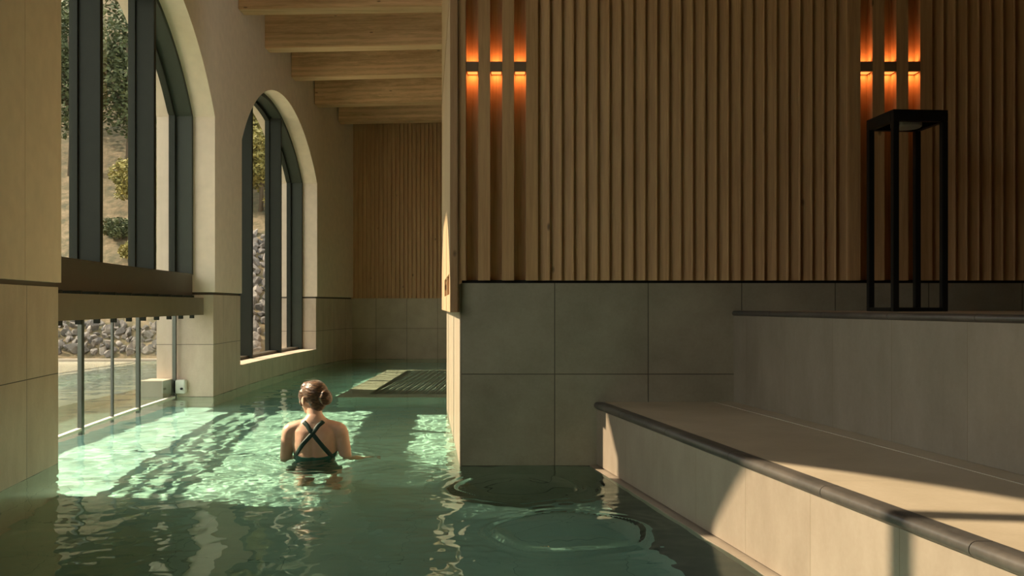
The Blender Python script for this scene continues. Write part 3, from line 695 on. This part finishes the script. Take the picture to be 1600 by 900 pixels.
def person():
    q = MB()
    def ring(z, rx, ry, cy=0, cx=0, n=40, e=2.25):
        out = []
        for k in range(n):
            t = 2*PI*k/n; c, s_ = math.cos(t), math.sin(t)
            out.append((cx+rx*math.copysign(abs(c)**(2/e), c), cy+ry*math.copysign(abs(s_)**(2/e), s_), z))
        return out
    T = [(-.46,.10,.07,.0),(-.43,.155,.105,0),(-.36,.178,.120,0),(-.28,.170,.115,0),(-.20,.148,.102,.0),(-.12,.133,.094,.005),(-.04,.136,.096,.008),(.03,.145,.100,.01),(.09,.154,.102,.01),(.14,.160,.098,.006),(.19,.156,.088,0),(.222,.134,.074,-.004),(.25,.104,.062,-.008),(.276,.072,.055,-.008),(.30,.052,.050,-.004)]
    q.rings([ring(z, a, b_, c) for z, a, b_, c in T])
    q.tube([(0,-.008,.24),(-.002,-.002,.28),(-.008,.012,.33),(-.015,.02,.37)], [(.068,.054),(.055,.052),(.051,.052),(.049,.05)], 20)
    # chest
    for s_ in (-1, 1): q.ell((s_*.07,.085,.055), (.058,.05,.055))
    # shoulders, arms
    for s_ in (-1, 1):
        q.tube([(s_*.045,-.01,.240),(s_*.11,-.008,.222),(s_*.165,-.004,.197)], [(.045,.035),(.048,.04),(.05,.05)], 16)
        q.ell((s_*.172,-.002,.180), (.053,.054,.058))
        el = Vector((s_*.216,.022,-.085)) if s_ < 0 else Vector((.222,.018,-.075))
        wr = Vector((s_*.195,.235,-.135)) if s_ < 0 else Vector((.30,.24,-.21))
        sh = Vector((s_*.180,0,.175))
        q.tube([sh, sh.lerp(el,.33), sh.lerp(el,.66), el, el.lerp(wr,.3), el.lerp(wr,.65), wr], [.049,.047,.042,.037,.038,.031,.024], 16)
        d = (wr-el).normalized(); side = d.cross(Vector((0,0,1))).normalized(); up = side.cross(d)
        palm = wr + d*.045
        R = Matrix((side, d, up)).transposed()
        q.ell(palm, (.040,.052,.015), R)
        for k, (off, ln) in enumerate(((-.030,.062),(-.010,.078),(.011,.074),(.031,.058))):
            p0 = palm + d*.035 + side*off; dd = (d + side*off*5).normalized()
            p1 = p0 + dd*ln*.5; p2 = p1 + (dd-up*.35).normalized()*ln*.5
            q.tube([p0-dd*.01, p0, p1, p2], [.0095,.0095,.0085,.007], 10)
        th = -1 if s_ > 0 else 1
        p0 = palm - d*.02 + side*.030*(-th); dd = (d*.7 - side*th*.8 - up*.25).normalized()
        q.tube([p0, p0+dd*.035, p0+dd*.035+(d-up*.2).normalized()*.028], [.013,.011,.008], 10)
    # legs
    for s_ in (-1, 1):
        hp = Vector((s_*.088,0,-.40)); kn = Vector((s_*.11,.20,-.70)); an = Vector((s_*.10,.04,-.935))
        q.tube([hp, hp.lerp(kn,.4), hp.lerp(kn,.8), kn, kn.lerp(an,.25), kn.lerp(an,.6), an], [.092,.082,.062,.055,.054,.042,.034], 20)
        q.ell((s_*.088,-.055,-.37), (.085,.075,.085))
        q.ell((s_*.105,.10,-.970), (.042,.115,.028)); q.ell((s_*.10,.02,-.963), (.033,.04,.036))
        for k in range(5): q.ell((s_*(.075+.015*k)+ (0 if s_>0 else 0),.205-.009*k,-.982), (.0085,.02,.010), nu=8, nv=6)
    # head
    hc = Vector((-.020,.022,.410)); th = math.radians(52); RZ = Matrix.Rotation(th, 3, 'Z'); RT = (Matrix.Rotation(math.radians(-3), 3, 'Y') @ RZ) * 1.07
    H = lambda x, y, z: hc + RT @ Vector((x, y, z))
    def hel(c, r_, nu=20, nv=14): q.ell(H(*c), r_, RT, nu, nv)
    hel((0,-.010,.026), (.070,.090,.080)); hel((0,.028,-.025), (.056,.060,.072)); hel((0,.050,-.072), (.032,.030,.024))
    hel((0,.072,-.088), (.017,.014,.013)); hel((0,.094,.006), (.008,.012,.026)); hel((0,.104,-.015), (.010,.012,.010))
    hel((0,.083,-.046), (.021,.010,.006)); hel((0,.081,-.056), (.018,.010,.007)); hel((0,.078,.030), (.045,.012,.010))
    for s_ in (-1, 1): hel((s_*.034,.062,-.022), (.024,.022,.022)); hel((s_*.078,.002,-.012), (.008,.018,.031)); hel((s_*.086,-.008,-.006), (.006,.011,.024))
    me = remesh(q, .0058, 5, 'person')
    for v in me.vertices:
        x, y, z = v.co
        if y < -.02 and -.3 < z < .25 and abs(x) < .16:
            k = math.exp(-(x/.016)**2)*math.exp(-((z-.02)/.16)**2); v.co.y += .007*k
            for s_ in (-1, 1):
                v.co.y -= .010*math.exp(-((x-s_*.078)/.034)**2-((z-.125)/.055)**2)
                v.co.y += .005*math.exp(-((x-s_*.070-s_*.03)/.02)**2-((z-.055)/.03)**2)
        if y > .02 and z > .25:   # eye sockets
            l = RT.inverted() @ (v.co-hc)
            for s_ in (-1, 1):
                k = math.exp(-((l.x-s_*.031)/.013)**2-((l.z-.010)/.009)**2)
                if l.y > .05: v.co -= (RT @ Vector((0,1,0)))*.009*k
    OFF = Vector((WX, WY, 0))
    me.update(); bv = BVHTree.FromPolygons([tuple(v.co) for v in me.vertices], [tuple(p.vertices) for p in me.polygons])
    src = [(v.co.copy(), v.normal.copy()) for v in me.vertices]; polys = [tuple(p.vertices) for p in me.polygons]
    for v in me.vertices: v.co += OFF
    po = link_mesh('person', me, skin_m, None, smooth=True, recalc=False)
    tag(po, 'woman standing waist deep in the pool in a green cross-back swimsuit, hair in a bun', 'person')
    # swimsuit: the skin surface moved out a little, cut clean along its edges
    bm = bmesh.new(); vm = {}
    for f in polys:
        c = sum((src[i][0] for i in f), Vector())/len(f)
        if not (-.50 < c.z < .20 and abs(c.x) < .19): continue
        if c.z > -.16 and abs(c.x) > .150: continue
        if c.y < 0.0 and c.z > .06: continue
        vs = []
        for i in f:
            if i not in vm: vm[i] = bm.verts.new(src[i][0]+src[i][1]*.0035)
            vs.append(vm[i])
        bm.faces.new(vs)
    def cut(co_, no, clear=True): bmesh.ops.bisect_plane(bm, geom=bm.verts[:]+bm.edges[:]+bm.faces[:], plane_co=co_, plane_no=no, clear_outer=clear)
    cut((0,-.06,.028), Vector((0,-.42,1)).normalized()); cut((0,0,-.47), (0,0,-1))
    for s_ in (-1, 1): cut((s_*.115,0,-.40), Vector((s_*.75,0,-.65)).normalized())
    me2 = bpy.data.meshes.new('swimsuit'); bm.to_mesh(me2); bm.free()
    for v in me2.vertices: v.co += OFF
    so = link_mesh('swimsuit', me2, suit_b, po, smooth=True, recalc=False); so.modifiers.new('solid', 'SOLIDIFY').thickness = .002
    # crossed straps laid on the back
    def strap(pts, w, name):
        P_ = []
        for x, z in pts:
            h = bv.ray_cast(Vector((x, -.5, z)), Vector((0,1,0)))
            P_.append((h[0], h[1]))
        # over the shoulder
        x, z = pts[0]
        for y in (-.03, -.005, .02, .045, .07):
            h = bv.ray_cast(Vector((x*(1+.3*(y+.03)/.1), y, .5)), Vector((0,0,-1)))
            if h[0] is None or h[0].z > .31: continue
            P_.insert(0, (h[0], h[1]))
        L_ = []; co_ = [p[0] for p in P_]
        for i, (p, n_) in enumerate(P_):
            t = (co_[min(i+1,len(co_)-1)]-co_[max(i-1,0)]).normalized(); sd = n_.cross(t).normalized()
            nn = ((P_[max(i-1,0)][1]+n_+P_[min(i+1,len(P_)-1)][1])).normalized()
            L_.append([p+sd*w/2+nn*.001+OFF, p+nn*.0045+sd*w*.3+OFF, p+nn*.0045-sd*w*.3+OFF, p-sd*w/2+nn*.001+OFF, p-nn*.004+OFF])
        m_ = MB(); m_.rings(L_); o = obj(name, m_, suit_m, po, smooth=True); return o
    def lerp_pts(a, n_): 
        out = []
        for i in range(len(a)-1):
            for k in range(n_): t = k/n_; out.append((a[i][0]*(1-t)+a[i+1][0]*t, a[i][1]*(1-t)+a[i+1][1]*t))
        return out+[a[-1]]
    strap(lerp_pts([(-.066,.255),(-.038,.232),(0,.178),(.062,.105),(.125,.015),(.128,-.02)], 6), .030, 'strap')
    strap(lerp_pts([(.066,.255),(.038,.232),(0,.178),(-.066,.105),(-.130,.015),(-.133,-.02)], 6), .030, 'strap')
    # hair
    hq = MB()
    def he(c, r_, nu=28, nv=18): hq.ell(H(*c), r_, RT, nu, nv)
    he((0,-.022,.034), (.079,.093,.083)); he((0,-.050,-.022), (.062,.050,.058)); he((0,-.052,-.050), (.045,.036,.034))
    he((0,.030,.070), (.058,.050,.040))
    for s_ in (-1, 1): he((s_*.062,.030,.018), (.018,.032,.045)); he((s_*.058,.045,-.020), (.012,.012,.030))
    hm_ = remesh(hq, .005, 4, 'hair'); inv = RT.inverted()
    bunc = Vector((.008,-.118,.006))
    for v in hm_.vertices:
        l = inv @ (v.co-hc); d = l-bunc; a = math.atan2(d.x, d.z); rr = d.length
        g_ = math.sin(a*34+6*noise.noise(l*22)+rr*8)*.0018 + math.sin(a*75+4*noise.noise(l*30))*.0006
        v.co += v.normal*(g_+.0015*noise.noise(l*40)); v.co += OFF
    ho = link_mesh('hair', hm_, hair_m, po, smooth=True, recalc=False)
    bq = MB()   # coiled bun
    for (ra, rb, dz, ph) in ((.030,.019,0,0),(.017,.016,-.014,1),(.034,.014,.010,2)):
        pts = [H(bunc.x+ra*math.cos(t), bunc.y+dz+.004*math.sin(t*2+ph), bunc.z+ra*1.15*math.sin(t)) for t in [2*PI*i/28 for i in range(28)]]
        n0 = 12; rs = []
        cc = H(bunc.x, bunc.y+dz, bunc.z)
        for i, p in enumerate(pts):
            t = (pts[(i+1) % 28]-pts[i-1]).normalized(); o_ = (p-cc).normalized(); u_ = t.cross(o_)
            rs.append([p+o_*rb*math.cos(2*PI*k/n0)+u_*rb*math.sin(2*PI*k/n0) for k in range(n0)])
        bq.rings(rs, closed=True)
    bq.ell(H(bunc.x,bunc.y,bunc.z), (.030,.026,.034), RT)
    bm_ = remesh(bq, .0045, 2, 'bun')
    for v in bm_.vertices:
        l = inv @ (v.co-hc)-bunc; a = math.atan2(l.x, l.z)
        v.co += v.normal*(.0016*math.sin(a*7+l.length*260)+.0012*math.sin(a*16-l.y*420)); v.co += OFF
    bo = link_mesh('bun', bm_, hair_m, None, smooth=True, recalc=False); bo.parent = ho
    cq = MB(); ps = [H(bunc.x+.034*math.cos(t)*(1+.06*math.sin(9*t)), bunc.y+.030+.004*math.sin(7*t), bunc.z+.040*math.sin(t)*(1+.06*math.sin(9*t)))+OFF for t in [PI*(.25)+PI*1.0*i/26 for i in range(27)]]
    cq.tube(ps, [.0075+.002*math.sin(i*1.7) for i in range(27)], 10)
    c_ = link_mesh('hair_clip', cq.mesh('hair_clip'), simple('tan_clip', (.45,.27,.17), .4), None, smooth=True); c_.parent = ho; c_['label'] = 'tan ruffled hair tie round the bun'
    eyem = simple('eye_white', (.62,.60,.55), .25); irm = simple('brown_iris', (.04,.022,.012), .2); lipm = simple('lips', (.50,.20,.16), .4)
    def laid(path, w, name, m, parent, t=.0016):   # a thin strip laid on the front of the face, path in head coordinates
        rs = []
        for (x, z, k) in path:
            o_ = H(x, .3, z); h = bv.ray_cast(o_, RT @ Vector((0,-1,0)))
            if h[0] is None: return
            sd = (RT @ Vector((0,0,1))).normalized(); nn = h[1]
            rs.append([h[0]+sd*w*k-nn*.002+OFF, h[0]+nn*t+sd*w*.4*k+OFF, h[0]+nn*t-sd*w*.4*k+OFF, h[0]-sd*w*k-nn*.002+OFF])
        q_ = MB(); q_.rings(rs); obj(name, q_, m, parent, smooth=True)
    for s_ in (-1, 1):
        eq = MB(); eq.ell(H(s_*.031,.0665,.010)+OFF, (.0115,.0115,.0095), RT, 16, 10); e_ = obj('eye', eq, eyem, po, smooth=True)
        iq = MB(); iq.ell(H(s_*.031,.0750,.010)+OFF, (.0052,.0030,.0052), RT, 14, 8); sub('iris', iq, irm, e_, smooth=True)
        laid([(s_*(.016+.030*t), .030+.004*math.sin(PI*t), math.sin(PI*(.12+.8*t))) for t in [i/8 for i in range(9)]], .0034, 'eyebrow', hair_m, po)
        F = []
        for (x, z) in ((.088,.225),(.089,.20),(.088,.17),(.086,.14),(.084,.11),(.082,.085)):
            h = bv.ray_cast(Vector((s_*x, .5, z)), Vector((0,-1,0))); F.append(h)
        rs = []
        for i, h in enumerate(F):
            nn = h[1]; sd = Vector((1,0,0)); rs.append([h[0]+sd*.013+OFF, h[0]+nn*.0045+sd*.009+OFF, h[0]+nn*.0045-sd*.009+OFF, h[0]-sd*.013+OFF, h[0]-nn*.004+OFF])
        q_ = MB(); q_.rings(rs); obj('strap', q_, suit_m, po, smooth=True)
    laid([(-.020+.040*t, -.0505+.002*math.cos(PI*2*t), math.sin(PI*(.08+.84*t))) for t in [i/10 for i in range(11)]], .0075, 'lips', lipm, po, .0010)
person()

for o in S.objects:
    if o.type == 'MESH' and o.name.split('.')[0] in ('floor', 'body', 'wall_left_tiled', 'wall_block_tiled', 'wall_block_side', 'wall_far_tiled', 'base', 'rim', 'slat', 'tray', 'person', 'swimsuit'):
        o.cycles.is_caustics_receiver = True
